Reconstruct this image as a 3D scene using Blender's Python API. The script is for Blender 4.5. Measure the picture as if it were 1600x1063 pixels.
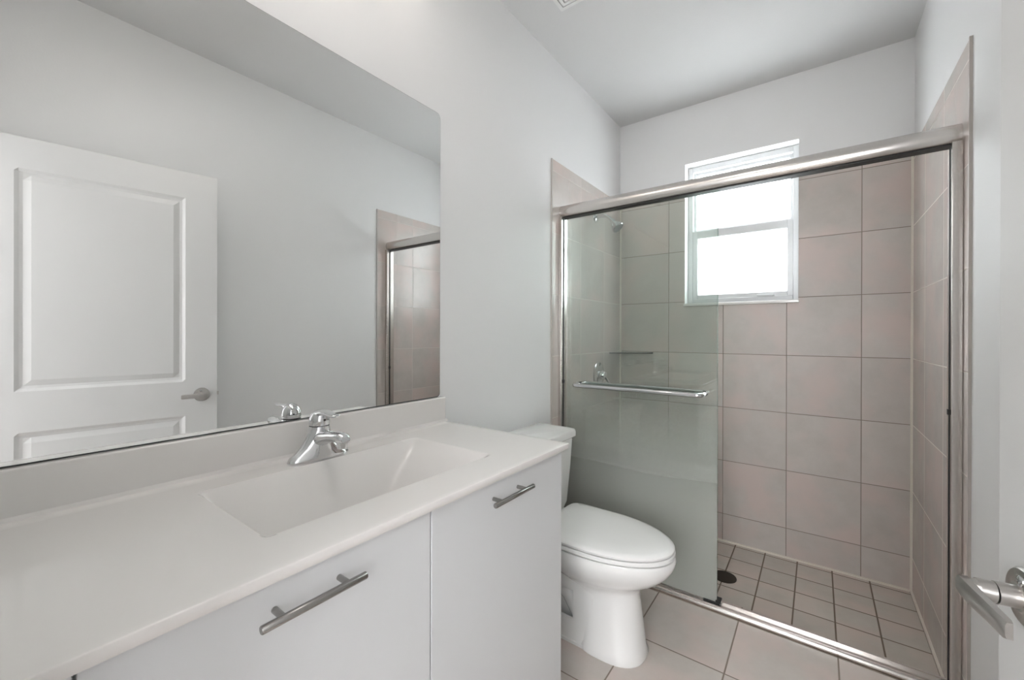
import bpy, bmesh, math, random
from mathutils import Vector, Matrix
random.seed(7)
PI = math.pi
for o in list(bpy.data.objects): bpy.data.objects.remove(o)
S = bpy.context.scene
COL = S.collection

# ---------------------------------------------------------------- camera
W_PX, H_PX = 1600, 1063
F_PX = 642.52; CXO = 10.68; CYO = -8.41
TH, PITCH, ROLL = 0.6277, -0.0014, 0.0024
EYE = 1.2009
def cam_axes():
    c, s = math.cos(TH), math.sin(TH)
    R = Vector((c, s, 0)); F = Vector((-s, c, 0)); U = Vector((0, 0, 1))
    cp, sp = math.cos(PITCH), math.sin(PITCH)
    F, U = F*cp + U*sp, U*cp - F*sp
    cr, sr = math.cos(ROLL), math.sin(ROLL)
    R, U = R*cr + U*sr, U*cr - R*sr
    return R, U, F
cr_, cu_, cf_ = cam_axes()
cd = bpy.data.cameras.new('camera'); cam = bpy.data.objects.new('camera', cd); COL.objects.link(cam)
m = Matrix((cr_, cu_, -cf_)).transposed().to_4x4(); m.translation = Vector((0, 0, EYE)); cam.matrix_world = m
cd.sensor_fit = 'HORIZONTAL'; cd.sensor_width = 36; cd.lens = F_PX/W_PX*36
cd.shift_x = -CXO/W_PX; cd.shift_y = CYO/W_PX
cd.clip_start = 0.01; cd.clip_end = 200
S.camera = cam
# ---------------------------------------------------------------- world, exposure, lights
S.view_settings.view_transform = 'Standard'; S.view_settings.look = 'None'
S.view_settings.gamma = 1; S.view_settings.use_curve_mapping = False
S.view_settings.exposure = 0.07
w = bpy.data.worlds.new('overcast_sky'); S.world = w; w.use_nodes = True
bg = w.node_tree.nodes['Background']; bg.inputs[0].default_value = (0.98, 0.985, 1.0, 1); bg.inputs[1].default_value = 13
HALL_W = 5      # added hall fill lamp, watts
BATH_W = 0.8       # each vanity bulb, watts
def area_light(name, loc, size, watts, col, rot=(0, 0, 0), shape='DISK'):
    l = bpy.data.lights.new(name, 'AREA'); l.shape = shape; l.size = size; l.energy = watts; l.color = col
    o = bpy.data.objects.new(name, l); COL.objects.link(o); o.location = loc; o.rotation_euler = rot; return o
area_light('hall_fill_light', (-0.15, -0.95, 2.60), 0.34, HALL_W, (1.0, 0.95, 0.9))  # added fill through the doorway from behind the camera

area_light('bath_fill_light', (-0.42, 0.56, 2.60), 0.30, 2.4, (1.0, 0.97, 0.94))  # added fill from above, outside the view

# ---------------------------------------------------------------- geometry constants (metres, z = 0 bathroom floor)
L, R, D, CEIL = -1.139, 0.385, 2.802, 2.680
SF = -0.076                  # recessed shower floor
TILE = 0.3297; GX0 = -0.4713; ROW0 = 0.0936; TILE_TOP = 2.132; TILE_Y = 1.867
CT = 0.873

# ---------------------------------------------------------------- materials
def lin(c): return tuple(((v/255)/12.92 if v/255 <= .04045 else ((v/255+.055)/1.055)**2.4) for v in c) + (1,)
def mat(name, col, rough=.5, metal=0, coat=0, spec=.5, bump=0, bscale=80, var=0, vscale=5):
    m = bpy.data.materials.new(name); m.use_nodes = True; nt = m.node_tree; b = nt.nodes['Principled BSDF']
    b.inputs['Base Color'].default_value = col; b.inputs['Roughness'].default_value = rough
    b.inputs['Metallic'].default_value = metal; b.inputs['Coat Weight'].default_value = coat
    b.inputs['Coat Roughness'].default_value = .05; b.inputs['Specular IOR Level'].default_value = spec
    if bump or var:
        g = nt.nodes.new('ShaderNodeNewGeometry')
    if bump:
        n = nt.nodes.new('ShaderNodeTexNoise'); n.inputs['Scale'].default_value = bscale; n.inputs['Detail'].default_value = 3
        nt.links.new(g.outputs['Position'], n.inputs['Vector'])
        bp = nt.nodes.new('ShaderNodeBump'); bp.inputs['Strength'].default_value = bump; bp.inputs['Distance'].default_value = .002
        nt.links.new(n.outputs['Fac'], bp.inputs['Height']); nt.links.new(bp.outputs['Normal'], b.inputs['Normal'])
    if var:
        n = nt.nodes.new('ShaderNodeTexNoise'); n.inputs['Scale'].default_value = vscale; n.inputs['Detail'].default_value = 4
        nt.links.new(g.outputs['Position'], n.inputs['Vector'])
        mx = nt.nodes.new('ShaderNodeMix'); mx.data_type = 'RGBA'
        mx.inputs['A'].default_value = tuple(v*(1-var) for v in col[:3])+(1,); mx.inputs['B'].default_value = tuple(min(1, v*(1+var)) for v in col[:3])+(1,)
        nt.links.new(n.outputs['Fac'], mx.inputs['Factor']); nt.links.new(mx.outputs['Result'], b.inputs['Base Color'])
    return m

def tile_mat(name, u, v, pu, pv, ou, ov, base, dev, grout, gw=.0035, rough=.42):
    """square ceramic tiles with grout; u, v are world axes 0..2"""
    m = bpy.data.materials.new(name); m.use_nodes = True; nt = m.node_tree; N = nt.nodes; Lk = nt.links
    b = N['Principled BSDF']; g = N.new('ShaderNodeNewGeometry'); sp = N.new('ShaderNodeSeparateXYZ'); Lk.new(g.outputs['Position'], sp.inputs[0])
    def mt(op, a, bb=None, c=None):
        n = N.new('ShaderNodeMath'); n.operation = op
        for i, x in enumerate((a, bb, c)):
            if x is None: continue
            if isinstance(x, (int, float)): n.inputs[i].default_value = x
            else: Lk.new(x, n.inputs[i])
        return n.outputs[0]
    def axis(k, p, off):
        s = mt('DIVIDE', mt('SUBTRACT', sp.outputs[k], off), p)
        fl = mt('FLOOR', s); fr = mt('SUBTRACT', s, fl)
        d = mt('MULTIPLY', mt('MINIMUM', fr, mt('SUBTRACT', 1.0, fr)), p)
        return fl, d
    fu, du = axis(u, pu, ou); fv, dv = axis(v, pv, ov)
    d = mt('MINIMUM', du, dv)
    mr = N.new('ShaderNodeMapRange'); mr.inputs['From Min'].default_value = gw*.38; mr.inputs['From Max'].default_value = gw*.75
    Lk.new(d, mr.inputs['Value']); tile = mr.outputs[0]
    cb = N.new('ShaderNodeCombineXYZ'); Lk.new(fu, cb.inputs[0]); Lk.new(fv, cb.inputs[1])
    wn = N.new('ShaderNodeTexWhiteNoise'); wn.noise_dimensions = '3D'; Lk.new(cb.outputs[0], wn.inputs['Vector'])
    n1 = N.new('ShaderNodeTexNoise'); n1.inputs['Scale'].default_value = 7; n1.inputs['Detail'].default_value = 6; n1.inputs['Roughness'].default_value = .65
    off = N.new('ShaderNodeVectorMath'); off.operation = 'MULTIPLY_ADD'; Lk.new(wn.outputs['Color'], off.inputs[0]); off.inputs[1].default_value = (9, 9, 9); Lk.new(g.outputs['Position'], off.inputs[2])
    Lk.new(off.outputs[0], n1.inputs['Vector'])
    n2 = N.new('ShaderNodeTexNoise'); n2.inputs['Scale'].default_value = 4.5; n2.inputs['Detail'].default_value = 3; Lk.new(off.outputs[0], n2.inputs['Vector'])
    r1 = N.new('ShaderNodeMapRange'); r1.inputs['From Min'].default_value = .3; r1.inputs['From Max'].default_value = .7; Lk.new(n1.outputs['Fac'], r1.inputs['Value'])
    mixa = N.new('ShaderNodeMix'); mixa.data_type = 'RGBA'; mixa.inputs['A'].default_value = base; mixa.inputs['B'].default_value = dev; Lk.new(r1.outputs[0], mixa.inputs['Factor'])
    pink = tuple(a*b_ for a, b_ in zip(base[:3], (1.05, .96, .95)))+(1,)
    mixb = N.new('ShaderNodeMix'); mixb.data_type = 'RGBA'; mixb.inputs['B'].default_value = pink; Lk.new(mixa.outputs['Result'], mixb.inputs['A'])
    r2 = N.new('ShaderNodeMapRange'); r2.inputs['From Min'].default_value = .45; r2.inputs['From Max'].default_value = .65; Lk.new(n2.outputs['Fac'], r2.inputs['Value']); Lk.new(r2.outputs[0], mixb.inputs['Factor'])
    tv = N.new('ShaderNodeMapRange'); tv.inputs['To Min'].default_value = .95; tv.inputs['To Max'].default_value = 1.04; Lk.new(wn.outputs['Value'], tv.inputs['Value'])
    sc = N.new('ShaderNodeVectorMath'); sc.operation = 'SCALE'; Lk.new(mixb.outputs['Result'], sc.inputs[0]); Lk.new(tv.outputs[0], sc.inputs['Scale'])
    mixg = N.new('ShaderNodeMix'); mixg.data_type = 'RGBA'; mixg.inputs['A'].default_value = grout; Lk.new(sc.outputs[0], mixg.inputs['B']); Lk.new(tile, mixg.inputs['Factor'])
    Lk.new(mixg.outputs['Result'], b.inputs['Base Color'])
    rr = N.new('ShaderNodeMapRange'); rr.inputs['To Min'].default_value = .85; rr.inputs['To Max'].default_value = rough; Lk.new(tile, rr.inputs['Value']); Lk.new(rr.outputs[0], b.inputs['Roughness'])
    h = mt('ADD', tile, mt('MULTIPLY', n1.outputs['Fac'], .12))
    bp = N.new('ShaderNodeBump'); bp.inputs['Strength'].default_value = .5; bp.inputs['Distance'].default_value = .0015
    Lk.new(h, bp.inputs['Height']); Lk.new(bp.outputs['Normal'], b.inputs['Normal'])
    return m

def glass_mat(name, tint, haze=None):
    """thin architectural glass: Fresnel reflection over tinted transmission; haze = diffuse grey mixed in, stronger downwards"""
    m = bpy.data.materials.new(name); m.use_nodes = True; nt = m.node_tree; N = nt.nodes; Lk = nt.links
    for n in list(N): N.remove(n)
    out = N.new('ShaderNodeOutputMaterial'); tr = N.new('ShaderNodeBsdfTransparent'); tr.inputs[0].default_value = tint
    gl = N.new('ShaderNodeBsdfGlossy'); gl.inputs['Roughness'].default_value = .0 if not haze else .012; gl.inputs['Color'].default_value = (1, 1, 1, 1)
    # Fresnel that behaves the same from inside and outside of the pane
    lw = N.new('ShaderNodeLayerWeight'); lw.inputs['Blend'].default_value = .5
    p5 = N.new('ShaderNodeMath'); p5.operation = 'POWER'; Lk.new(lw.outputs['Facing'], p5.inputs[0]); p5.inputs[1].default_value = 4.5
    sc = N.new('ShaderNodeMath'); sc.operation = 'MULTIPLY_ADD'; Lk.new(p5.outputs[0], sc.inputs[0]); sc.inputs[1].default_value = .9; sc.inputs[2].default_value = .045
    sc.use_clamp = True
    mx = N.new('ShaderNodeMixShader'); Lk.new(sc.outputs[0], mx.inputs[0]); Lk.new(gl.outputs[0], mx.inputs[2])
    if haze:
        df = N.new('ShaderNodeBsdfDiffuse'); df.inputs[0].default_value = haze
        g = N.new('ShaderNodeNewGeometry'); sp = N.new('ShaderNodeSeparateXYZ'); Lk.new(g.outputs['Position'], sp.inputs[0])
        no = N.new('ShaderNodeTexNoise'); no.inputs['Scale'].default_value = 1.3; no.inputs['Detail'].default_value = 1; Lk.new(g.outputs['Position'], no.inputs['Vector'])
        ad = N.new('ShaderNodeMath'); ad.operation = 'MULTIPLY_ADD'; Lk.new(no.outputs['Fac'], ad.inputs[0]); ad.inputs[1].default_value = .08; Lk.new(sp.outputs[2], ad.inputs[2])
        mr = N.new('ShaderNodeMapRange'); mr.interpolation_type = 'SMOOTHSTEP'
        mr.inputs['From Min'].default_value = .42; mr.inputs['From Max'].default_value = 1.02
        mr.inputs['To Min'].default_value = HAZE_LO; mr.inputs['To Max'].default_value = HAZE_HI; Lk.new(ad.outputs[0], mr.inputs['Value'])
        mh = N.new('ShaderNodeMixShader'); Lk.new(mr.outputs[0], mh.inputs[0]); Lk.new(tr.outputs[0], mh.inputs[1]); Lk.new(df.outputs[0], mh.inputs[2])
        Lk.new(mh.outputs[0], mx.inputs[1])
    else: Lk.new(tr.outputs[0], mx.inputs[1])
    Lk.new(mx.outputs[0], out.inputs[0])
    return m
HAZE_LO, HAZE_HI = .50, .0
def emit_mat(name, col, s):
    m = bpy.data.materials.new(name); m.use_nodes = True; b = m.node_tree.nodes['Principled BSDF']
    b.inputs['Base Color'].default_value = (.9, .9, .9, 1); b.inputs['Emission Color'].default_value = col; b.inputs['Emission Strength'].default_value = s
    return m
def frosted_mat(name):
    m = bpy.data.materials.new(name); m.use_nodes = True; nt = m.node_tree; N = nt.nodes; b = N['Principled BSDF']; out = N['Material Output']
    b.inputs['Base Color'].default_value = (.9, .95, .95, 1); b.inputs['Roughness'].default_value = .35
    t = N.new('ShaderNodeBsdfTranslucent'); t.inputs[0].default_value = (.95, .97, .975, 1)
    tr = N.new('ShaderNodeBsdfTransparent'); tr.inputs[0].default_value = (.9, .95, .95, 1)
    a = N.new('ShaderNodeMixShader'); a.inputs[0].default_value = .25; nt.links.new(t.outputs[0], a.inputs[1]); nt.links.new(tr.outputs[0], a.inputs[2])
    c = N.new('ShaderNodeMixShader'); c.inputs[0].default_value = .1; nt.links.new(a.outputs[0], c.inputs[1]); nt.links.new(b.outputs[0], c.inputs[2])
    nt.links.new(c.outputs[0], out.inputs[0]); return m

PAINT = mat('wall_paint', (.82, .82, .82, 1), .55, bump=.12, bscale=140, spec=.35)
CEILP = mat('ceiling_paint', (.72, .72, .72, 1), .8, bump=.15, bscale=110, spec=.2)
T_BASE, T_DEV, GROUT = lin((204, 197, 192)), lin((193, 186, 180)), lin((128, 116, 104))
T_BACK = tile_mat('tile_back_wall', 0, 2, TILE, TILE, GX0, ROW0, T_BASE, T_DEV, lin((142, 131, 120)), gw=.0032)
T_SIDE = tile_mat('tile_side_walls', 1, 2, TILE, TILE, TILE_Y, ROW0, T_BASE, T_DEV, lin((206, 200, 192)), gw=.003, rough=.26)
T_FLOOR = tile_mat('tile_floor', 0, 1, TILE, TILE, -.5935, 1.275, lin((207, 200, 194)), lin((196, 188, 181)), lin((140, 128, 116)), gw=.0045, rough=.3)
T_PAN = tile_mat('tile_shower_floor', 0, 1, .155, .155, -.397, 2.147, lin((206, 200, 192)), lin((194, 187, 178)), lin((124, 110, 96)), gw=.0055, rough=.4)
CAULK = mat('caulk', lin((228, 221, 210)), .6)
EDGEM = mat('tile_edge_strip', lin((186, 180, 175)), .4)
QUARTZ = mat('cultured_marble', (.80, .775, .755, 1), .16, coat=.5, var=.015, vscale=3)
LAMIN = mat('white_laminate', (.70, .71, .72, 1), .38)
DARKGAP = mat('vent_shadow', (.12, .12, .12, 1), .8)
CHROME = mat('chrome', (.72, .73, .74, 1), .07, metal=1)
NICKEL = mat('brushed_nickel', (.50, .48, .46, 1), .28, metal=1)
STEEL = mat('brushed_steel_pull', (.34, .33, .32, 1), .25, metal=1)
SATIN = mat('polished_aluminium', (.70, .67, .645, 1), .25, metal=1)
BLACK = mat('black_rubber', (.012, .012, .012, 1), .5)
BRONZE = mat('dark_bronze', (.06, .05, .04, 1), .45, metal=.7)
CERAM = mat('vitreous_china', (.88, .88, .87, 1), .08, coat=.6)
PLASTIC = mat('white_plastic', (.87, .87, .86, 1), .22)
VINYL = mat('white_vinyl', (.74, .75, .76, 1), .35)
DOORP = mat('door_paint', (.64, .64, .635, 1), .35)
MIRROR = mat('mirror_silver', (.88, .89, .885, 1), .0, metal=1)
MEDGE = mat('mirror_edge_shadow', (.08, .09, .09, 1), .3)
FROST = frosted_mat('frosted_pane')
GLASS = glass_mat('shower_glass', (.935, .958, .945, 1), haze=(.52, .53, .50, 1))
GEDGE = glass_mat('glass_edge', (.72, .80, .77, 1))
SHELFG = glass_mat('shelf_glass', (.45, .52, .48, 1))
SHELFE = mat('shelf_rail_metal', (.16, .16, .15, 1), .3, metal=.8)

# ---------------------------------------------------------------- helpers
def obj(name, bm, material, parent=None, smooth=None, bevel=0, bseg=2, loc=None):
    me = bpy.data.meshes.new(name)
    bmesh.ops.recalc_face_normals(bm, faces=bm.faces); bm.to_mesh(me); bm.free()
    for mm in (material if isinstance(material, (list, tuple)) else [material]): me.materials.append(mm)
    o = bpy.data.objects.new(name, me); COL.objects.link(o)
    if parent is not None:
        o.parent = parent; o.matrix_parent_inverse = WORLD_INV(parent)
    if smooth is not None:
        for p in me.polygons: p.use_smooth = True
        me.set_sharp_from_angle(angle=math.radians(smooth))
    if bevel:
        bv = o.modifiers.new('bevel', 'BEVEL'); bv.width = bevel; bv.segments = bseg; bv.limit_method = 'ANGLE'; bv.angle_limit = math.radians(40)
        bv.harden_normals = False
        for p in me.polygons: p.use_smooth = True
        me.set_sharp_from_angle(angle=math.radians(40))
    return o
def world_mat(o):
    m = o.matrix_basis.copy()
    if o.parent is not None: m = world_mat(o.parent) @ o.matrix_parent_inverse @ m
    return m
def WORLD_INV(p): return world_mat(p).inverted()
def empty(name, loc, label=None, cat=None, group=None, kind=None, rotz=0):
    o = bpy.data.objects.new(name, None); COL.objects.link(o); o.location = loc; o.rotation_euler = (0, 0, rotz); o.empty_display_size = .05
    tag(o, label, cat, group, kind); return o
def tag(o, label=None, cat=None, group=None, kind=None):
    if label: o['label'] = label
    if cat: o['category'] = cat
    if group: o['group'] = group
    if kind: o['kind'] = kind
    return o
def box(bm, x0, x1, y0, y1, z0, z1, M=None):
    vs = [bm.verts.new((x, y, z)) for z in (z0, z1) for y in (y0, y1) for x in (x0, x1)]
    if M is not None:
        for v in vs: v.co = M @ v.co
    for f in ((0, 2, 3, 1), (4, 5, 7, 6), (0, 1, 5, 4), (2, 6, 7, 3), (0, 4, 6, 2), (1, 3, 7, 5)): bm.faces.new([vs[i] for i in f])
    return vs
def bx(*a): bm = bmesh.new(); box(bm, *a); return bm
def tube(bm, pts, rad, seg=16, cap=True, up=None, flat=1.0):
    """tube along pts; rad = number or list; flat squashes across the up direction"""
    pts = [Vector(p) for p in pts]; n = len(pts)
    if isinstance(rad, (int, float)): rad = [rad]*n
    rings = []; prev = None
    for i, p in enumerate(pts):
        t = (pts[min(i+1, n-1)] - pts[max(i-1, 0)]).normalized()
        if prev is None:
            a = Vector(up) if up else (Vector((0, 0, 1)) if abs(t.z) < .9 else Vector((1, 0, 0)))
        else: a = prev
        a = (a - t*a.dot(t)).normalized(); prev = a; b = t.cross(a)
        rings.append([bm.verts.new(p + a*math.cos(2*PI*k/seg)*rad[i]*flat + b*math.sin(2*PI*k/seg)*rad[i]) for k in range(seg)])
    for i in range(n-1):
        for k in range(seg): bm.faces.new((rings[i][k], rings[i][(k+1) % seg], rings[i+1][(k+1) % seg], rings[i+1][k]))
    if cap: bm.faces.new(rings[0]); bm.faces.new(rings[-1][::-1])
def lathe(bm, prof, M, seg=32):
    """prof = [(r, h)] revolved about local z, placed by M"""
    rings = []
    for r, h in prof:
        if r < 1e-6: rings.append([bm.verts.new(M @ Vector((0, 0, h)))])
        else: rings.append([bm.verts.new(M @ Vector((r*math.cos(2*PI*k/seg), r*math.sin(2*PI*k/seg), h))) for k in range(seg)])
    for a, b in zip(rings, rings[1:]):
        for k in range(seg):
            k2 = (k+1) % seg
            q = [a[0]] if len(a) == 1 else [a[k], a[k2]]
            q += [b[0]] if len(b) == 1 else [b[k2], b[k]]
            if len(q) > 2: bm.faces.new(q)
    if len(rings[0]) > 1: bm.faces.new(rings[0])
    if len(rings[-1]) > 1: bm.faces.new(rings[-1])
def loft(bm, rings, cap=True, closed=True):
    R_ = [[bm.verts.new(p) for p in r] for r in rings]; n = len(R_[0])
    for a, b in zip(R_, R_[1:]):
        for k in range(n if closed else n-1): bm.faces.new((a[k], a[(k+1) % n], b[(k+1) % n], b[k]))
    if cap: bm.faces.new(R_[0][::-1]); bm.faces.new(R_[-1])
    return R_
def axisM(loc, direction):
    q = Vector(direction).to_track_quat('Z', 'Y'); m = q.to_matrix().to_4x4(); m.translation = Vector(loc); return m
def prism(bm, poly, axis, a, b):
    """extrude a 2-D polygon [(p, q)] along axis 0/1/2 between a and b"""
    def P(p, q, t): return {0: (t, p, q), 1: (p, t, q), 2: (p, q, t)}[axis]
    r0 = [bm.verts.new(P(p, q, a)) for p, q in poly]; r1 = [bm.verts.new(P(p, q, b)) for p, q in poly]; n = len(poly)
    for k in range(n): bm.faces.new((r0[k], r0[(k+1) % n], r1[(k+1) % n], r1[k]))
    bm.faces.new(r0[::-1]); bm.faces.new(r1)
def plate_with_hole(bm, axis, a, b, outer, hole):
    """slab between a and b along axis; outer/hole = (p0, p1, q0, q1)"""
    p0, p1, q0, q1 = outer; h0, h1, k0, k1 = hole
    for r in ((p0, h0, q0, q1), (h1, p1, q0, q1), (h0, h1, q0, k0), (h0, h1, k1, q1)):
        if r[1]-r[0] > 1e-5 and r[3]-r[2] > 1e-5:
            if axis == 1: box(bm, r[0], r[1], a, b, r[2], r[3])
            elif axis == 0: box(bm, a, b, r[0], r[1], r[2], r[3])
            else: box(bm, r[0], r[1], r[2], r[3], a, b)

# ================================================================ SETTING
WT = .12
WX0, WX1, WZ0, WZ1 = -.6995, -.0865, 1.400, 2.307          # window opening
wl = tag(obj('wall_left', bx(L-.004-WT, L-.004, -.12, D+.25, SF-.1, CEIL), PAINT), kind='structure')
wr = tag(obj('wall_right', bx(R+.004, R+.004+WT, -.12, D+.25, SF-.1, CEIL), PAINT), kind='structure')
bm = bmesh.new(); plate_with_hole(bm, 1, D+.004, D+.25, (L-.004, R+.004, SF-.1, CEIL), (WX0, WX1, WZ0, WZ1))
wb = tag(obj('wall_back', bm, PAINT), kind='structure')
DX0, DX1, DZ = -.47, .335, 2.045                            # doorway
bm = bmesh.new(); plate_with_hole(bm, 1, -.12, 0, (L-.004, R+.004, 0, CEIL), (DX0, DX1, 0, DZ))
wf = tag(obj('wall_front', bm, PAINT), kind='structure')
tag(obj('ceiling', bx(L-.004-WT, R+.004+WT, -.12, D+.25, CEIL, CEIL+.1), CEILP), kind='structure')
CURB_Y = 2.042
fl = tag(obj('floor', bx(L-.004, R+.004, -.12, CURB_Y, -.10, 0), T_FLOOR), kind='structure')
# recessed shower floor
sfl = tag(obj('shower_floor', bx(L-.004, R+.004, CURB_Y, D+.004, SF-.1, SF), T_PAN), kind='structure')
sfl.name = 'floor_shower'
# tile cladding
obj('tile_cladding', bx(L-.004, L, TILE_Y, CURB_Y-.0005, .0005, TILE_TOP), T_SIDE, wl)
obj('tile_cladding', bx(L-.004, L, CURB_Y, D, SF, TILE_TOP), T_SIDE, wl)
obj('tile_cladding', bx(R, R+.004, TILE_Y, CURB_Y-.0005, .0005, TILE_TOP), T_SIDE, wr)
obj('tile_cladding', bx(R, R+.004, CURB_Y, D, SF, TILE_TOP), T_SIDE, wr)
bm = bmesh.new(); plate_with_hole(bm, 1, D, D+.004, (L, R, SF, TILE_TOP), (WX0, WX1, WZ0, TILE_TOP+.01))
bmesh.ops.delete(bm, geom=[f for f in bm.faces if f.calc_center_median().z > TILE_TOP+.004], context='FACES')
obj('tile_cladding', bm, T_BACK, wb)
# metal edge trims at the front of the tile and the caulk lines
obj('tile_edge_trim', bx(L-.004, L+.004, TILE_Y-.006, TILE_Y, .0005, TILE_TOP), EDGEM, wl)
obj('tile_edge_trim', bx(R-.004, R+.004, TILE_Y-.007, TILE_Y, .0005, TILE_TOP), EDGEM, wr)
bm = bmesh.new(); box(bm, L, L+.009, D-.009, D, SF, TILE_TOP); obj('caulk_line', bm, CAULK, wb)
bm = bmesh.new(); box(bm, R-.009, R, D-.009, D, SF, TILE_TOP); obj('caulk_line', bm, CAULK, wb)
bm = bmesh.new(); box(bm, L+.009, R-.009, D-.009, D, SF, SF+.009); obj('caulk_line', bm, CAULK, wb)
bm = bmesh.new(); box(bm, R-.009, R, CURB_Y, D-.009, SF, SF+.009); obj('caulk_line', bm, CAULK, wr)
bm = bmesh.new(); box(bm, L, L+.009, CURB_Y, D-.009, SF, SF+.009); obj('caulk_line', bm, CAULK, wl)

# ---- window
win = empty('window_1', (WX0/2+WX1/2, D+.1, WZ0), kind='structure', label='small single-hung window with frosted panes high in the shower back wall')
YF = D+.085
bm = bmesh.new(); plate_with_hole(bm, 1, YF, YF+.07, (WX0, WX1, WZ0, WZ1), (WX0+.030, WX1-.030, WZ0+.034, WZ1-.034))
obj('window_frame', bm, VINYL, win, bevel=.003)
ZM = 1.872
# lower sash sits in front, upper sash behind
bm = bmesh.new(); plate_with_hole(bm, 1, YF+.006, YF+.032, (WX0+.028, WX1-.028, WZ0+.030, ZM+.010), (WX0+.028+.030, WX1-.028-.030, WZ0+.030+.030, ZM-.040))
ls = obj('lower_sash', bm, VINYL, win, bevel=.003)
obj('pane', bx(WX0+.056, WX1-.056, YF+.016, YF+.021, WZ0+.058, ZM-.038), FROST, ls)
bm = bmesh.new(); box(bm, WX0+.40, WX0+.49, YF-.004, YF+.008, WZ0+.034, WZ0+.046); obj('lift_tab', bm, VINYL, ls, bevel=.002)
bm = bmesh.new(); plate_with_hole(bm, 1, YF+.036, YF+.060, (WX0+.028, WX1-.028, ZM-.020, WZ1-.032), (WX0+.028+.016, WX1-.028-.016, ZM+.024, WZ1-.032-.020))
us = obj('upper_sash', bm, VINYL, win, bevel=.003)
obj('pane', bx(WX0+.042, WX1-.042, YF+.045, YF+.050, ZM+.020, WZ1-.050), FROST, us)
bm = bmesh.new(); box(bm, WX0-.004, WX1+.004, D-.016, YF+.002, WZ0-.018, WZ0)
obj('window_sill', bm, QUARTZ, win, bevel=.004)

# ---- doorway casing and the hall beyond
bm = bmesh.new(); plate_with_hole(bm, 1, 0, .010, (DX0-.055, DX1+.045, 0, DZ+.055), (DX0+.004, DX1-.004, -.01, DZ-.004))
bmesh.ops.delete(bm, geom=[v for v in bm.verts if v.co.z < -.001], context='VERTS')
tag(obj('trim_1', bm, DOORP, bevel=.002), kind='structure')
bm = bmesh.new(); plate_with_hole(bm, 1, -1.75, -1.65, (-1.6, 1.3, 0, CEIL), (-.40, .85, .80, 2.20))  # opening added in the unseen hall wall to let fill daylight in
tag(obj('wall_hall', bm, PAINT), kind='structure')
bm = bmesh.new(); plate_with_hole(bm, 1, -1.73, -1.68, (-.80, .50, .95, 2.15), (-.35, .80, .85, 2.15)); box(bm, .235, .265, -1.725, -1.685, 0.85, 2.15)
w2 = obj('hall_fill_window', bm, VINYL); tag(w2, kind='structure')  # unseen window, added so soft daylight comes through the doorway
tag(obj('wall_hall_left', bx(-1.7, -1.6, -1.75, -.12, 0, CEIL), PAINT), kind='structure')
tag(obj('wall_hall_right', bx(1.3, 1.4, -1.75, -.12, 0, CEIL), PAINT), kind='structure')
bm = bmesh.new(); box(bm, -1.6, L-.004-WT, -.13, -.12, 0, CEIL); box(bm, R+.004+WT, 1.3, -.13, -.12, 0, CEIL)
tag(obj('wall_hall_side', bm, PAINT), kind='structure')
tag(obj('floor_hall', bx(-1.7, 1.4, -1.75, -.12, -.1, 0), T_FLOOR), kind='structure')
tag(obj('ceiling_hall', bx(-1.7, 1.4, -1.75, -.12, CEIL, CEIL+.1), CEILP), kind='structure')
hl = empty('fill_ceiling_light', (-.15, -.95, CEIL), 'added round flush fill lamp in the hall outside the bathroom doorway', 'lamp')  # fixture added to carry the hall fill light
bm = bmesh.new(); lathe(bm, [(0, 0), (.17, 0), (.17, -.025), (.155, -.03), (0, -.03)], Matrix.Translation((-.15, -.95, CEIL))); obj('base', bm, NICKEL, hl, smooth=40)
bm = bmesh.new(); lathe(bm, [(0, -.03), (.15, -.03), (.145, -.05), (.09, -.068), (0, -.074)], Matrix.Translation((-.15, -.95, CEIL))); obj('fill_lamp_shade', bm, emit_mat('fill_diffuser', (1, .94, .88, 1), 3), hl, smooth=50)

bl = empty('fill_ceiling_light', (-.42, .56, CEIL), 'added round flush fill lamp on the bathroom ceiling, out of view', 'lamp')  # fixture added to brighten the room, kept out of view
bm = bmesh.new(); lathe(bm, [(0, 0), (.16, 0), (.16, -.015), (.150, -.018), (0, -.018)], Matrix.Translation((-.42, .56, CEIL))); obj('base', bm, NICKEL, bl, smooth=40)
bm = bmesh.new(); lathe(bm, [(0, -.018), (.145, -.018), (.14, -.032), (.085, -.044), (0, -.048)], Matrix.Translation((-.42, .56, CEIL))); obj('fill_lamp_shade', bm, emit_mat('fill_dome', (1, .95, .9, 1), 2), bl, smooth=50)

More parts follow.
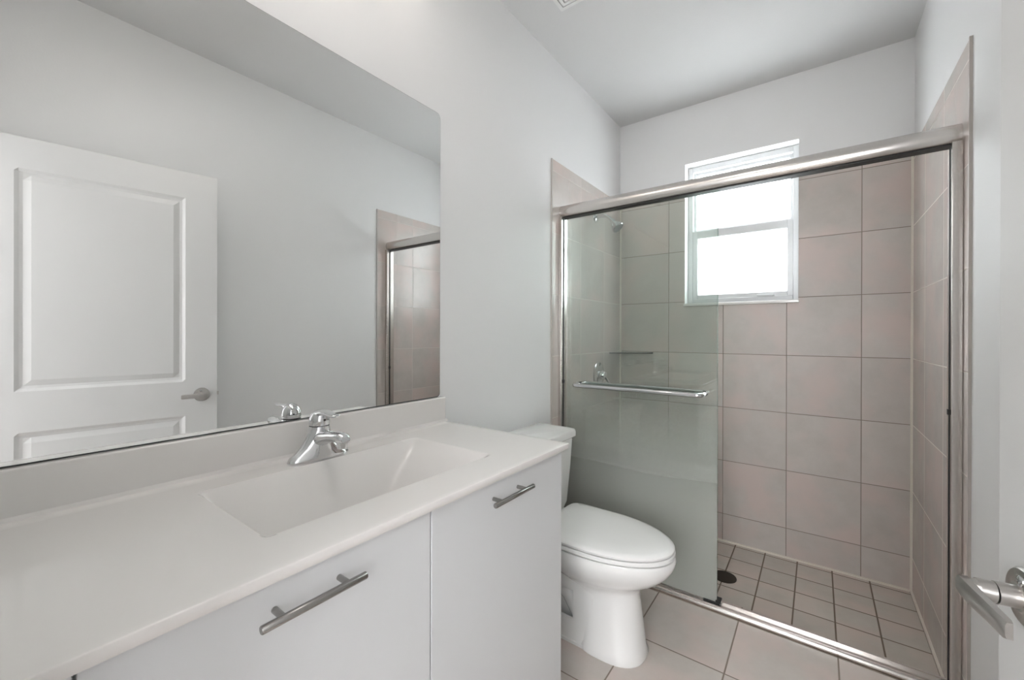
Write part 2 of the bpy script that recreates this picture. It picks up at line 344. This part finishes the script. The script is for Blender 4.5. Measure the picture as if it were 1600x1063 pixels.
# ---- bathroom door, swung open against the right-hand wall
HX, HY = .321, .020                                       # hinge
EX, EY = .190, .790                                       # free edge
dv = Vector((EX-HX, EY-HY, 0)); DW = dv.length; dv.normalize()
dn = Vector((-dv.y, dv.x, 0))                              # points into the room (-x)
if dn.x > 0: dn = -dn
door = empty('door_1', (HX, HY, 0), kind='structure', label='white two-panel bathroom door standing open beside the camera')
DM = Matrix(((dv.x, dn.x, 0, HX), (dv.y, dn.y, 0, HY), (0, 0, 1, 0), (0, 0, 0, 1)))   # local: u along door, v out of the room face, z up
DT = .035; DH = 1.985
def door_face(bm, v_face, sgn):
    """moulded face: flat stiles with two sunk, raised-field panels"""
    # u/z grid with profile depth
    panels = [(.125, DW-.125, .20, .80), (.125, DW-.125, .965, DH-.125)]
    us = sorted({0, DW} | {p[i]+s for p in panels for i, s in ((0, 0), (0, .012), (0, .022), (0, .045), (1, 0), (1, -.012), (1, -.022), (1, -.045))})
    zs = sorted({.008, DH} | {p[i]+s for p in panels for i, s in ((2, 0), (2, .012), (2, .022), (2, .045), (3, 0), (3, -.012), (3, -.022), (3, -.045))})
    def dep(u, z):
        for p in panels:
            d = min(u-p[0], p[1]-u, z-p[2], p[3]-z)
            if d >= -1e-6:
                if d < .006: return 0
                if d < .017: return -.007
                if d < .030: return -.009
                return -.003
        return 0
    g = [[bm.verts.new(DM @ Vector((u, v_face + sgn*dep(u, z), z))) for z in zs] for u in us]
    for i in range(len(us)-1):
        for k in range(len(zs)-1): bm.faces.new((g[i][k], g[i+1][k], g[i+1][k+1], g[i][k+1]))
    return g
bm = bmesh.new(); gf = door_face(bm, 0, 1); gb = door_face(bm, -DT, -1)
def rim(seq_a, seq_b):
    for i in range(len(seq_a)-1): bm.faces.new((seq_a[i], seq_a[i+1], seq_b[i+1], seq_b[i]))
rim(gf[0], gb[0]); rim(gf[-1], gb[-1]); rim([c[0] for c in gf], [c[0] for c in gb]); rim([c[-1] for c in gf], [c[-1] for c in gb])
obj('door_leaf', bm, DOORP, door)
LU, LZ = DW-.062, .897
for side, nm in ((1, 0), (-1, 1)):
    v0 = 0 if side == 1 else -DT
    bm = bmesh.new(); M2 = DM @ Matrix.Translation((LU, v0, LZ)) @ Matrix.Rotation(-side*PI/2, 4, 'X')
    lathe(bm, [(0, 0), (.033, 0), (.033, .004), (.031, .008), (.018, .010), (.0155, .012), (0, .012)], M2)
    hd = obj('door_handle', bm, NICKEL, door, smooth=35)
    # neck and lever blade
    bm = bmesh.new(); e = side
    P = lambda u, v, z: DM @ Vector((u, v0+e*v, z))
    tube(bm, [P(LU, .010, LZ), P(LU, .030, LZ)], .0125, 20)
    tube(bm, [P(LU, .0305, LZ), P(LU+.001, .046, LZ+.0005)], .0115, 20)
    # the blade turns back towards the hinge: a flat bar with a rounded elbow
    secs = []
    for (u, v, wd, th) in ((LU+.009, .0535, .0085, .004), (LU+.006, .0565, .0105, .0055), (LU-.006, .0575, .011, .0055), (LU-.03, .057, .011, .0048), (LU-.055, .056, .0100, .0042), (LU-.080, .0555, .0100, .004), (LU-.084, .055, .0085, .003)):
        secs.append([P(u, v-th, LZ-wd), P(u, v+th*.6, LZ-wd), P(u, v+th, LZ-wd*.6), P(u, v+th, LZ+wd*.6), P(u, v+th*.6, LZ+wd), P(u, v-th, LZ+wd)])
    loft(bm, secs)
    tube(bm, [P(LU, .044, LZ), P(LU+.001, .054, LZ)], [.0115, .0098], 20)
    obj('lever', bm, NICKEL, hd, smooth=50)
    bm = bmesh.new(); lathe(bm, [(0, 0), (.006, 0), (.006, .002), (.004, .003), (0, .003)], DM @ Matrix.Translation((LU-.004, v0+side*.010, LZ+.020)) @ Matrix.Rotation(-side*PI/2, 4, 'X')); obj('lock_button', bm, CHROME, hd, smooth=40)
bm = bmesh.new(); box(bm, DW-.001, DW+.0015, -DT*.75, -DT*.25, LZ-.028, LZ+.028, DM); box(bm, DW, DW+.009, -DT*.62, -DT*.38, LZ-.009, LZ+.009, DM)
obj('latch', bm, NICKEL, door)
for z in (.22, 1.0, 1.78):
    bm = bmesh.new(); tube(bm, [DM @ Vector((-.004, .003, z-.045)), DM @ Vector((-.004, .003, z+.045))], .006, 12); obj('hinge', bm, NICKEL, door, smooth=40)

# ================================================================ VANITY
VY0, VY1 = .004, 1.088
CF = -.627                                                 # face of the cabinet doors
cab = empty('vanity_cabinet', (-.88, .55, 0), 'white flat-front vanity cabinet with two doors under the sink counter', 'cabinet')
bm = bmesh.new()
for y0 in (VY0, VY1-.019): box(bm, L-.003, CF-.020, y0, y0+.018, .0, CT-.0185)
box(bm, L-.003, CF-.020, VY0+.018, VY1-.019, .10, .118); box(bm, L-.003, L+.003, VY0+.018, VY1-.019, .118, CT-.0185)
box(bm, CF-.085, CF-.070, VY0+.018, VY1-.019, 0, .10); box(bm, CF-.040, CF-.0205, VY0+.018, VY1-.019, CT-.075, CT-.0185)
obj('body', bm, LAMIN, cab)
obj('filler_strip', bx(CF-.0195, CF, VY0, .0735, .102, CT-.021), LAMIN, cab, bevel=.001)
def pull(parent, yc, length, zc=.8055):
    bm = bmesh.new(); tube(bm, [(CF+.030, yc-length/2, zc), (CF+.030, yc-length/2+.001, zc), (CF+.030, yc+length/2-.001, zc), (CF+.030, yc+length/2, zc)], [.0052, .006, .006, .0052], 20)
    h = obj('handle', bm, STEEL, parent, smooth=40)
    for s in (-1, 1):
        bm = bmesh.new(); yy = yc+s*(length/2-.030); tube(bm, [(CF+.0002, yy, zc), (CF+.028, yy, zc)], .0048, 16); obj('post', bm, STEEL, h, smooth=40)
d1 = obj('door', bx(CF-.0195, CF, .0765, .5640, .102, CT-.024), LAMIN, cab, bevel=.0012); pull(d1, .320, .158)
d2 = obj('door', bx(CF-.0195, CF, .5665, 1.0865, .102, CT-.024), LAMIN, cab, bevel=.0012); pull(d2, .811, .158)

# counter with a moulded rectangular basin and coved upstand
top = empty('sink_counter', (-.87, .55, CT), 'off-white one-piece sink countertop with rectangular basin and backsplash', 'countertop')
FX = -.604
BX0, BX1, BY0, BY1, BD = -1.030, -.715, .295, .860, .135
def sstep(t): t = max(0, min(1, t)); return t*t*(3-2*t)
def ctz(x, y):
    a = [(x-BX0)/.085, (BX1-x)/.060, (y-BY0)/.085, (BY1-y)/.19]
    if min(a) <= 0: return CT
    k = 12.0                                                # smooth minimum
    q = [min(t, 1.25) for t in a] + [1.0]
    s = -math.log(sum(math.exp(-k*t) for t in q))/k
    s = max(0, min(1, s/.96))
    return CT - BD*(s*.8+.2*sstep(s))
def frange(a, b, n): return [a+(b-a)*i/n for i in range(n+1)]
XB = -1.123                                                # face of the backsplash
xs = [XB] + frange(XB+.004, BX0-.004, 6) + frange(BX0, BX1, 64) + frange(BX1+.004, FX-.003, 8)
ys = frange(VY0-.001, BY0-.004, 10) + frange(BY0, BY1, 96) + frange(BY1+.004, VY1+.003, 10)
bm = bmesh.new()
def cz(x, y):
    z = ctz(x, y)
    d = x-XB
    if d < .012: z += .010*(1-math.sqrt(max(0, 1-(1-d/.012)**2)))
    return z
g = [[bm.verts.new((x, y, cz(x, y))) for y in ys] for x in xs]
for i in range(len(xs)-1):
    for k in range(len(ys)-1): bm.faces.new((g[i][k], g[i+1][k], g[i+1][k+1], g[i][k+1]))
# rounded front and side edges, then underside
def skirt(row, nx, ny):
    rows = [row]
    for dx, dz in ((.0022, -.0004), (.003, -.0014), (.0008, -.0170), (.0, -.018), (-.018, -.018)):
        rows.append([bm.verts.new((v.co.x+nx*dx, v.co.y+ny*dx, CT+dz)) for v in row])
    for a, b in zip(rows, rows[1:]):
        for i in range(len(a)-1): bm.faces.new((a[i], a[i+1], b[i+1], b[i]))
skirt(g[-1], 1, 0); skirt([c[-1] for c in g], 0, 1); skirt([c[0] for c in g], 0, -1)
obj('countertop', bm, QUARTZ, top, smooth=50)
bm = bmesh.new(); box(bm, L-.003, XB, VY0-.001, VY1-.003, CT-.018, .966); obj('backsplash', bm, QUARTZ, top, bevel=.004, bseg=3)
bm = bmesh.new(); lathe(bm, [(0, .0035), (.010, .0035), (.012, .002), (.020, .003), (.0225, .001), (.0225, -.002), (0, -.002)], Matrix.Translation((-.875, .577, CT-BD*.985)))
obj('drain_ring', bm, CHROME, top, smooth=40)

# mirror
def rrect(y0, y1, z0, z1, r, n=5):
    P = []
    for cy, cz_, a0 in ((y1-r, z0+r, -PI/2), (y1-r, z1-r, 0), (y0+r, z1-r, PI/2), (y0+r, z0+r, PI)):
        for i in range(n+1): a = a0+PI/2*i/n; P.append((cy+r*math.cos(a), cz_+r*math.sin(a)))
    return P
bm = bmesh.new(); prism(bm, rrect(.012, 1.0675, .9695, 2.0175, .014), 0, L-.0005, L+.0008)
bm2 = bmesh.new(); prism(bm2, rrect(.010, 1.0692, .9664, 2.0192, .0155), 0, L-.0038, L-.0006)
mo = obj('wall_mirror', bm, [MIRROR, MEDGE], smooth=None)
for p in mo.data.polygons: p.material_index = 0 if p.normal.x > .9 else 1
obj('backing_edge_shadow', bm2, MEDGE, mo)  # dark rim round the mirror; its bottom strip paints the gap's shadow
tag(mo, 'large frameless rectangular mirror on the left wall above the sink backsplash', 'mirror')

# faucet
FXC, FYC = -1.062, .569
fau = empty('faucet', (FXC, FYC, CT), 'chrome single-lever faucet standing behind the sink basin', 'faucet')
def oval(cx, cy, z, a, b, n=40, e=2.0, tx=0):
    P = []
    for k in range(n):
        t = 2*PI*k/n; c, s = math.cos(t), math.sin(t)
        P.append((cx + b*math.copysign(abs(c)**(2/e), c) + tx, cy + a*math.copysign(abs(s)**(2/e), s), z))
    return P
bm = bmesh.new()
secs = [(.0006, .080, .027, 2.3), (.004, .0810, .0278, 2.3), (.010, .0785, .0272, 2.2), (.017, .0715, .0265, 2.1), (.025, .061, .026, 2.0), (.034, .051, .0255, 2), (.045, .042, .025, 2), (.057, .0345, .0247, 2), (.069, .029, .0247, 2), (.080, .026, .0250, 2), (.086, .0252, .0250, 2)]
loft(bm, [oval(FXC, FYC, CT+z, a, b, e=e) for z, a, b, e in secs])
obj('base', bm, CHROME, fau, smooth=60)
bm = bmesh.new(); loft(bm, [oval(FXC, FYC, CT+z, .0242, .0240) for z in (.0862, .0884)]); obj('ring', bm, BLACK, fau, smooth=40)
bm = bmesh.new()
sp = [(0, .050, .022, .026), (.02, .055, .020, .025), (.045, .062, .0165, .0225), (.07, .067, .0145, .0195), (.095, .069, .0135, .0180), (.114, .068, .0125, .0170), (.124, .066, .0085, .0125)]
rings = []
for dx, z, hz, hy in sp:
    rings.append([(FXC+dx, FYC+hy*math.cos(2*PI*k/24), CT+z+hz*math.sin(2*PI*k/24)) for k in range(24)])
loft(bm, rings)
obj('spout', bm, CHROME, fau, smooth=60)
bm = bmesh.new(); tube(bm, [(FXC+.105, FYC, CT+.064), (FXC+.107, FYC, CT+.046), (FXC+.107, FYC, CT+.043)], [.0130, .0125, .0112], 24); obj('aerator', bm, CHROME, fau, smooth=40)
# lever cap: dome with a forward flat lever
bm = bmesh.new()
dome = [(.0885, .0250, .0248, 0), (.098, .0254, .0256, .0005), (.108, .0245, .0250, .001), (.117, .0205, .0215, .002), (.124, .0150, .0165, .003), (.128, .007, .008, .004), (.129, .001, .001, .004)]
loft(bm, [oval(FXC, FYC, CT+z, a, b, tx=tx) for z, a, b, tx in dome])
lev = [(.000, .1170, .0085, .0180), (.015, .1200, .0090, .0180), (.030, .1215, .0078, .0165), (.046, .1205, .0062, .0145), (.060, .1190, .0052, .0130), (.074, .1190, .0046, .0120), (.082, .1200, .0036, .0095), (.085, .1205, .001, .003)]
loft(bm, [[(FXC+dx, FYC+hy*math.cos(2*PI*k/20), CT+z+hz*math.sin(2*PI*k/20)) for k in range(20)] for dx, z, hz, hy in lev])
lv = obj('lever', bm, CHROME, fau, smooth=60)
bm = bmesh.new(); tube(bm, [(FXC+.0245, FYC, CT+.103), (FXC+.0272, FYC, CT+.103)], .003, 12); obj('temperature_dot', bm, BLACK, lv, smooth=40)

# vanity light above the mirror (just above the frame)
vl = empty('vanity_light', (L, .55, 2.34), 'three-globe wall light mounted above the mirror', 'lamp')
obj('backplate', bx(L-.004, L+.022, .27, .83, 2.335, 2.40), NICKEL, vl, bevel=.004)
GLOB = emit_mat('lit_globe', (1, .9, .8, 1), 6)
for i, y in enumerate((.34, .55, .76)):
    bm = bmesh.new(); tube(bm, [(L+.02, y, 2.367), (L+.075, y, 2.367)], .009, 16); ar = obj('arm', bm, NICKEL, vl, smooth=40)
    bm = bmesh.new(); lathe(bm, [(0, .02), (.022, .02), (.026, -.012), (0, -.012)], Matrix.Translation((L+.085, y, 2.367))); obj('socket_cup', bm, NICKEL, ar, smooth=40)
    bm = bmesh.new(); bmesh.ops.create_uvsphere(bm, u_segments=24, v_segments=16, radius=.045, matrix=Matrix.Translation((L+.085, y, 2.452))); obj('globe', bm, GLOB, vl, smooth=180)
    l = bpy.data.lights.new('bulb', 'POINT'); l.energy = BATH_W; l.shadow_soft_size = .045; l.color = (1, .93, .86)
    o = bpy.data.objects.new('bulb_light', l); COL.objects.link(o); o.location = (L+.155, y, 2.452)

# ================================================================ TOILET (faces +x)
TY = 1.508
toi = empty('toilet', (-.78, TY, 0), 'white two-piece elongated toilet with lid down between vanity and shower', 'toilet')
def egg(xb, xf, w, z, n=48, eb=3.0, ef=2.0, xm=None):
    """outline with a blunt back at xb and a round nose at xf; widest at xm"""
    xm = xb+(xf-xb)*.42 if xm is None else xm
    P = []
    for k in range(n):
        t = 2*PI*k/n; c, s = math.cos(t), math.sin(t)
        if c >= 0: x = xm+(xf-xm)*abs(c)**(2/ef); y = w*math.copysign(abs(s)**(2/ef), s)
        else: x = xm-(xm-xb)*abs(c)**(2/eb); y = w*math.copysign(abs(s)**(2/eb), s)
        P.append((x, TY+y, z))
    return P
bm = bmesh.new()
loft(bm, [egg(-.76, -.510, .106, 0, eb=3, ef=2.5), egg(-.76, -.507, .108, .008, ef=2.5), egg(-.76, -.516, .100, .035, ef=2.4), egg(-.76, -.524, .094, .12, ef=2.3), egg(-.77, -.534, .090, .20, ef=2.2),
          egg(-.80, -.536, .094, .238, ef=2.1), egg(-.86, -.520, .112, .262), egg(-.90, -.490, .135, .282, eb=2.6), egg(-.92, -.455, .155, .305, eb=2.6), egg(-.93, -.425, .170, .335, eb=2.6),
          egg(-.935, -.410, .178, .362, eb=2.6), egg(-.935, -.405, .180, .385, eb=2.6), egg(-.935, -.409, .177, .394, eb=2.6), egg(-.93, -.43, .160, .397, eb=2.6)])
# rear pedestal, narrower and set back, and the deck that carries the tank
loft(bm, [[(x, TY+y, z) for x, y in ((-1.06, -w), (-.70, -w), (-.70, w), (-1.06, w))] for z, w in ((0, .096), (.012, .096), (.02, .060), (.17, .058), (.25, .080), (.30, .10))])
loft(bm, [[(x, TY+y, z) for x, y in ((-1.10, -w), (-.80, -w), (-.80, w), (-1.10, w))] for z, w in ((.27, .10), (.33, .15), (.396, .16))])
obj('bowl', bm, CERAM, toi, smooth=45)
# trapway bulges on both sides
for s in (-1, 1):
    y0 = TY+s*.084; bm = bmesh.new(); plate_with_hole(bm, 1, min(y0, y0+s*.008), max(y0, y0+s*.008), (-1.055, -.68, .0, .262), (-.98, -.765, .095, .205)); obj('side_skirt', bm, CERAM, toi)
    bm = bmesh.new()
    tube(bm, [(-.76, TY+s*.050, .10), (-.80, TY+s*.052, .17), (-.86, TY+s*.052, .205), (-.92, TY+s*.052, .17), (-.95, TY+s*.050, .08), (-.96, TY+s*.05, .01)], [.03, .034, .036, .036, .034, .03], 16)
    obj('trapway', bm, CERAM, toi, smooth=60)
bm = bmesh.new()
loft(bm, [egg(-.905, -.412, .176, .3985, eb=4), egg(-.905, -.408, .180, .402, eb=4), egg(-.905, -.408, .180, .411, eb=4), egg(-.905, -.412, .177, .4145, eb=4)]); obj('seat', bm, PLASTIC, toi, smooth=40)
bm = bmesh.new()
loft(bm, [egg(-.905, -.416, .172, .4170, eb=9), egg(-.905, -.411, .177, .419, eb=9), egg(-.905, -.410, .178, .426, eb=9), egg(-.905, -.414, .174, .431, eb=9), egg(-.90, -.43, .158, .4355, eb=4), egg(-.88, -.50, .10, .4385, eb=4), egg(-.80, -.62, .03, .4395)]); obj('lid', bm, PLASTIC, toi, smooth=45)
for s in (-1, 1):
    bm = bmesh.new(); tube(bm, [(-.905, TY+s*.07-.02, .416), (-.905, TY+s*.07+.02, .416)], .013, 14); obj('hinge', bm, PLASTIC, toi, smooth=40)
def rbox(x0, x1, w, z, r=.035, n=6):
    P = []
    for cx, cy, a0, rr in ((x1-r, TY-w+r, -PI/2, r), (x1-r, TY+w-r, 0, r), (x0+.01, TY+w-.01, PI/2, .01), (x0+.01, TY-w+.01, PI, .01)):
        for i in range(n+1): a = a0+PI/2*i/n; P.append((cx+rr*math.cos(a), cy+rr*math.sin(a), z))
    return P
bm = bmesh.new(); loft(bm, [rbox(-1.115, -.945, .175, .397), rbox(-1.12, -.935, .19, .43), rbox(-1.125, -.925, .205, .60), rbox(-1.128, -.920, .212, .722)]); obj('tank', bm, CERAM, toi, smooth=40)
bm = bmesh.new(); loft(bm, [rbox(-1.130, -.914, .218, .7225), rbox(-1.132, -.908, .224, .728), rbox(-1.132, -.908, .224, .748), rbox(-1.130, -.911, .221, .756), rbox(-1.12, -.925, .208, .760)]); obj('tank_lid', bm, CERAM, toi, smooth=40)

# ================================================================ SHOWER DOOR
SY = 1.948
sd = empty('sliding_shower_door', ((L+R)/2, SY+.025, 0), 'frameless-glass bypass shower door in a polished metal frame', 'shower door')
# header: rounded front profile (y, z)
hz0, hz1 = 1.838, 1.899
prof = [(SY+.006, hz0), (SY-.002, hz0+.004), (SY-.008, hz0+.014), (SY-.011, hz0+.028), (SY-.009, hz0+.042), (SY-.003, hz0+.054), (SY+.006, hz1), (SY+.052, hz1), (SY+.052, hz0), (SY+.046, hz0), (SY+.046, hz1-.01), (SY+.012, hz1-.01), (SY+.012, hz0)]
bm = bmesh.new(); prism(bm, prof, 0, L+.0005, R-.0005); obj('header_rail', bm, SATIN, sd, smooth=40)
obj('header_channel', bx(L+.001, R-.001, SY+.004, SY+.0455, hz0-.005, hz0-.0003), BLACK, sd)
for nm, xa, xb in (('left', L+.0005, L+.020), ('right', R-.027, R-.0005)):
    bm = bmesh.new(); box(bm, xa, xb, SY-.016, SY-.004, .024, hz0); box(bm, xa, xb, SY-.004, SY+.045, .024, hz0)
    bmesh.ops.remove_doubles(bm, verts=bm.verts, dist=1e-5)
    j = obj('wall_jamb', bm, SATIN, sd, bevel=.002)
    x = xb+.003 if nm == 'left' else xa-.003
    obj('bumper', bx(x-.003, x+.003, SY+.002, SY+.014, .935, .953), BLACK, j, bevel=.001)
obj('jamb_seal', bx(L+.0203, L+.0225, SY+.004, SY+.012, .03, hz0), BLACK, sd)
obj('jamb_seal', bx(R-.0292, R-.0273, SY+.004, SY+.012, .03, hz0), BLACK, sd)
prof = [(SY-.008, .0005), (SY-.008, .010), (SY-.004, .016), (SY+.002, .018), (SY+.002, .024), (SY+.006, .024), (SY+.006, .014), (SY+.044, .014), (SY+.044, .022), (SY+.048, .022), (SY+.052, .0005)]
bm = bmesh.new(); prism(bm, prof, 0, L+.0005, R-.0005); obj('bottom_track', bm, SATIN, sd, smooth=30)
obj('track_gap_line', bx(L+.001, R-.001, SY-.0105, SY-.0082, .0004, .003), mat('grout_line', lin((110, 95, 82)), .9), sd)
PX1 = -.352
def panel(name, x0, x1, y):
    p = obj(name, bx(x0, x1, y, y+.006, .030, hz0+.008), GLASS, sd)
    obj('glass_edge', bx(x1+.0001, x1+.0014, y, y+.006, .030, hz0+.001), GEDGE, p)
    return p
p1 = panel('glass_panel', L+.024, PX1, SY+.016)
p2 = panel('glass_panel', L+.026, PX1-.006, SY+.036)
# towel bar on the outer panel
def towel(parent, y_glass, s, x0, x1, z):
    yo = y_glass+s*.052; r = .0105
    pts = [(x0+.010, y_glass, z), (x0+.010, y_glass+s*.028, z)]
    for i in range(7):
        a = PI/2*i/6; pts.append((x0+.010+.018*(1-math.cos(a)), yo-s*.018+s*.018*math.sin(a), z))
    for i in range(7):
        a = PI/2*i/6; pts.append((x1-.010-.018+.018*math.sin(a), yo-s*.018*(1-math.cos(a)), z))
    pts += [(x1-.010, y_glass+s*.028, z), (x1-.010, y_glass, z)]
    bm = bmesh.new(); tube(bm, pts, r, 18, up=(0, 0, 1)); t = obj('towel_bar', bm, CHROME, parent, smooth=50)
    for x in (x0+.010, x1-.010):
        bm = bmesh.new(); tube(bm, [(x, y_glass, z), (x, y_glass+s*.010, z)], .0125, 18); obj('washer', bm, CHROME, t, smooth=40)
towel(p1, SY+.016, -1, -1.045, -.400, .934)
towel(p2, SY+.042, 1, -1.045, -.400, .934)
bm = bmesh.new(); box(bm, PX1-.055, PX1+.012, SY+.010, SY+.044, .016, .030); box(bm, PX1-.005, PX1+.016, SY+.008, SY+.046, .030, .040); obj('bottom_guide', bm, BLACK, sd, bevel=.002)

# shower fittings
sh = empty('showerhead', (L, 2.39, 1.94), 'chrome shower head on a bent arm high on the left shower wall', 'shower head')
bm = bmesh.new(); lathe(bm, [(0, 0), (.030, 0), (.030, .003), (.022, .010), (.012, .014), (0, .014)], axisM((L, 2.39, 1.94), (1, 0, 0))); obj('flange', bm, CHROME, sh, smooth=50)
bm = bmesh.new(); tube(bm, [(L, 2.39, 1.940), (L+.045, 2.388, 1.941), (L+.075, 2.386, 1.936), (L+.098, 2.384, 1.920), (L+.115, 2.382, 1.900)], .0105, 18); obj('arm', bm, CHROME, sh, smooth=60)
bm = bmesh.new(); M2 = axisM((L+.112, 2.382, 1.904), (.62, -.02, -.78)); lathe(bm, [(0, 0), (.013, 0), (.016, .012), (.016, .020), (.020, .030), (.034, .052), (.038, .060), (.038, .070), (.035, .073)], M2); hd = obj('spray_head', bm, CHROME, sh, smooth=40)
bm = bmesh.new(); lathe(bm, [(0, .0735), (.034, .0735), (.034, .071), (0, .071)], M2); obj('spray_face', bm, mat('grey_nozzle_plate', (.18, .18, .18, 1), .5), hd, smooth=40)
va = empty('shower_valve', (L, 2.44, .94), 'round chrome shower valve with lever on the left shower wall', 'shower valve')
bm = bmesh.new(); lathe(bm, [(0, 0), (.080, 0), (.080, .003), (.072, .009), (.045, .014), (.030, .016), (0, .016)], axisM((L, 2.44, .940), (1, 0, 0)), 40); obj('escutcheon', bm, CHROME, va, smooth=50)
bm = bmesh.new(); lathe(bm, [(0, .014), (.028, .014), (.026, .045), (.020, .052), (0, .053)], axisM((L, 2.44, .940), (1, 0, 0)), 28)
tube(bm, [(L+.042, 2.44, .935), (L+.055, 2.45, .915), (L+.066, 2.462, .885), (L+.070, 2.468, .868)], [.012, .011, .009, .007], 14); obj('lever', bm, CHROME, va, smooth=50)
bm = bmesh.new(); n = 14; poly = [(L+.0005, D-.0005), (L+.0005, D-.19)]
for i in range(1, n):
    t = i/n; x = L+.0005+(.232)*t; y = D-.19+(.19-.0005)*t; k = .018*math.sin(PI*t); poly.append((x+k*.63, y-k*.77))
poly.append((L+.2325, D-.0005))
prism(bm, poly, 2, 1.070, 1.078)
sf = obj('corner_shelf', bm, SHELFG); tag(sf, 'glass corner shelf in the back left corner of the shower', 'shelf')
bm = bmesh.new()
for a, b in zip(poly[1:], poly[2:]):
    pass
tube(bm, [(x, y, 1.074) for x, y in poly[1:]], .0045, 10); obj('edge_rail', bm, SHELFE, sf, smooth=50)
dr = empty('shower_drain', (-.392, 2.388, SF), 'dark round drain cover in the tiled shower floor', 'drain')
bm = bmesh.new(); lathe(bm, [(.050, 0), (.058, 0), (.057, .003), (.050, .003)], Matrix.Translation((-.392, 2.388, SF+.0003)), 36)
bm.faces.ensure_lookup_table()
obj('rim', bm, BRONZE, dr, smooth=40)
bm = bmesh.new(); lathe(bm, [(0, 0), (.0495, 0), (.0495, .002), (0, .002)], Matrix.Translation((-.392, 2.388, SF+.0003)), 36)
for i in range(-3, 4):
    y = i*.012; hw = math.sqrt(max(0, .044**2-y*y)); box(bm, -.392-hw, -.392+hw, 2.388+y-.0025, 2.388+y+.0025, SF+.0023, SF+.0035)
obj('grate', bm, BRONZE, dr)

# ceiling exhaust vent
vx0, vy1, vs = -.945, 1.628, .26
ve = empty('ceiling_vent', (vx0+vs/2, vy1-vs/2, CEIL), 'square white exhaust vent with concentric louvres in the ceiling', 'vent')
bm = bmesh.new()
for k in range(6):
    a = k*.022; w_ = .013 if k else .016
    o_ = (vx0+a, vx0+vs-a, vy1-vs+a, vy1-a)
    plate_with_hole(bm, 2, CEIL-.012-(.002*min(k, 3)), CEIL-.003, o_, (o_[0]+w_, o_[1]-w_, o_[2]+w_, o_[3]-w_))
obj('grille', bm, PLASTIC, ve)
obj('vent_cavity_shade', bx(vx0+.004, vx0+vs-.004, vy1-vs+.004, vy1-.004, CEIL-.003, CEIL-.0005), DARKGAP, ve)  # flat dark sheet behind the louvres, cavity shade put into its colour
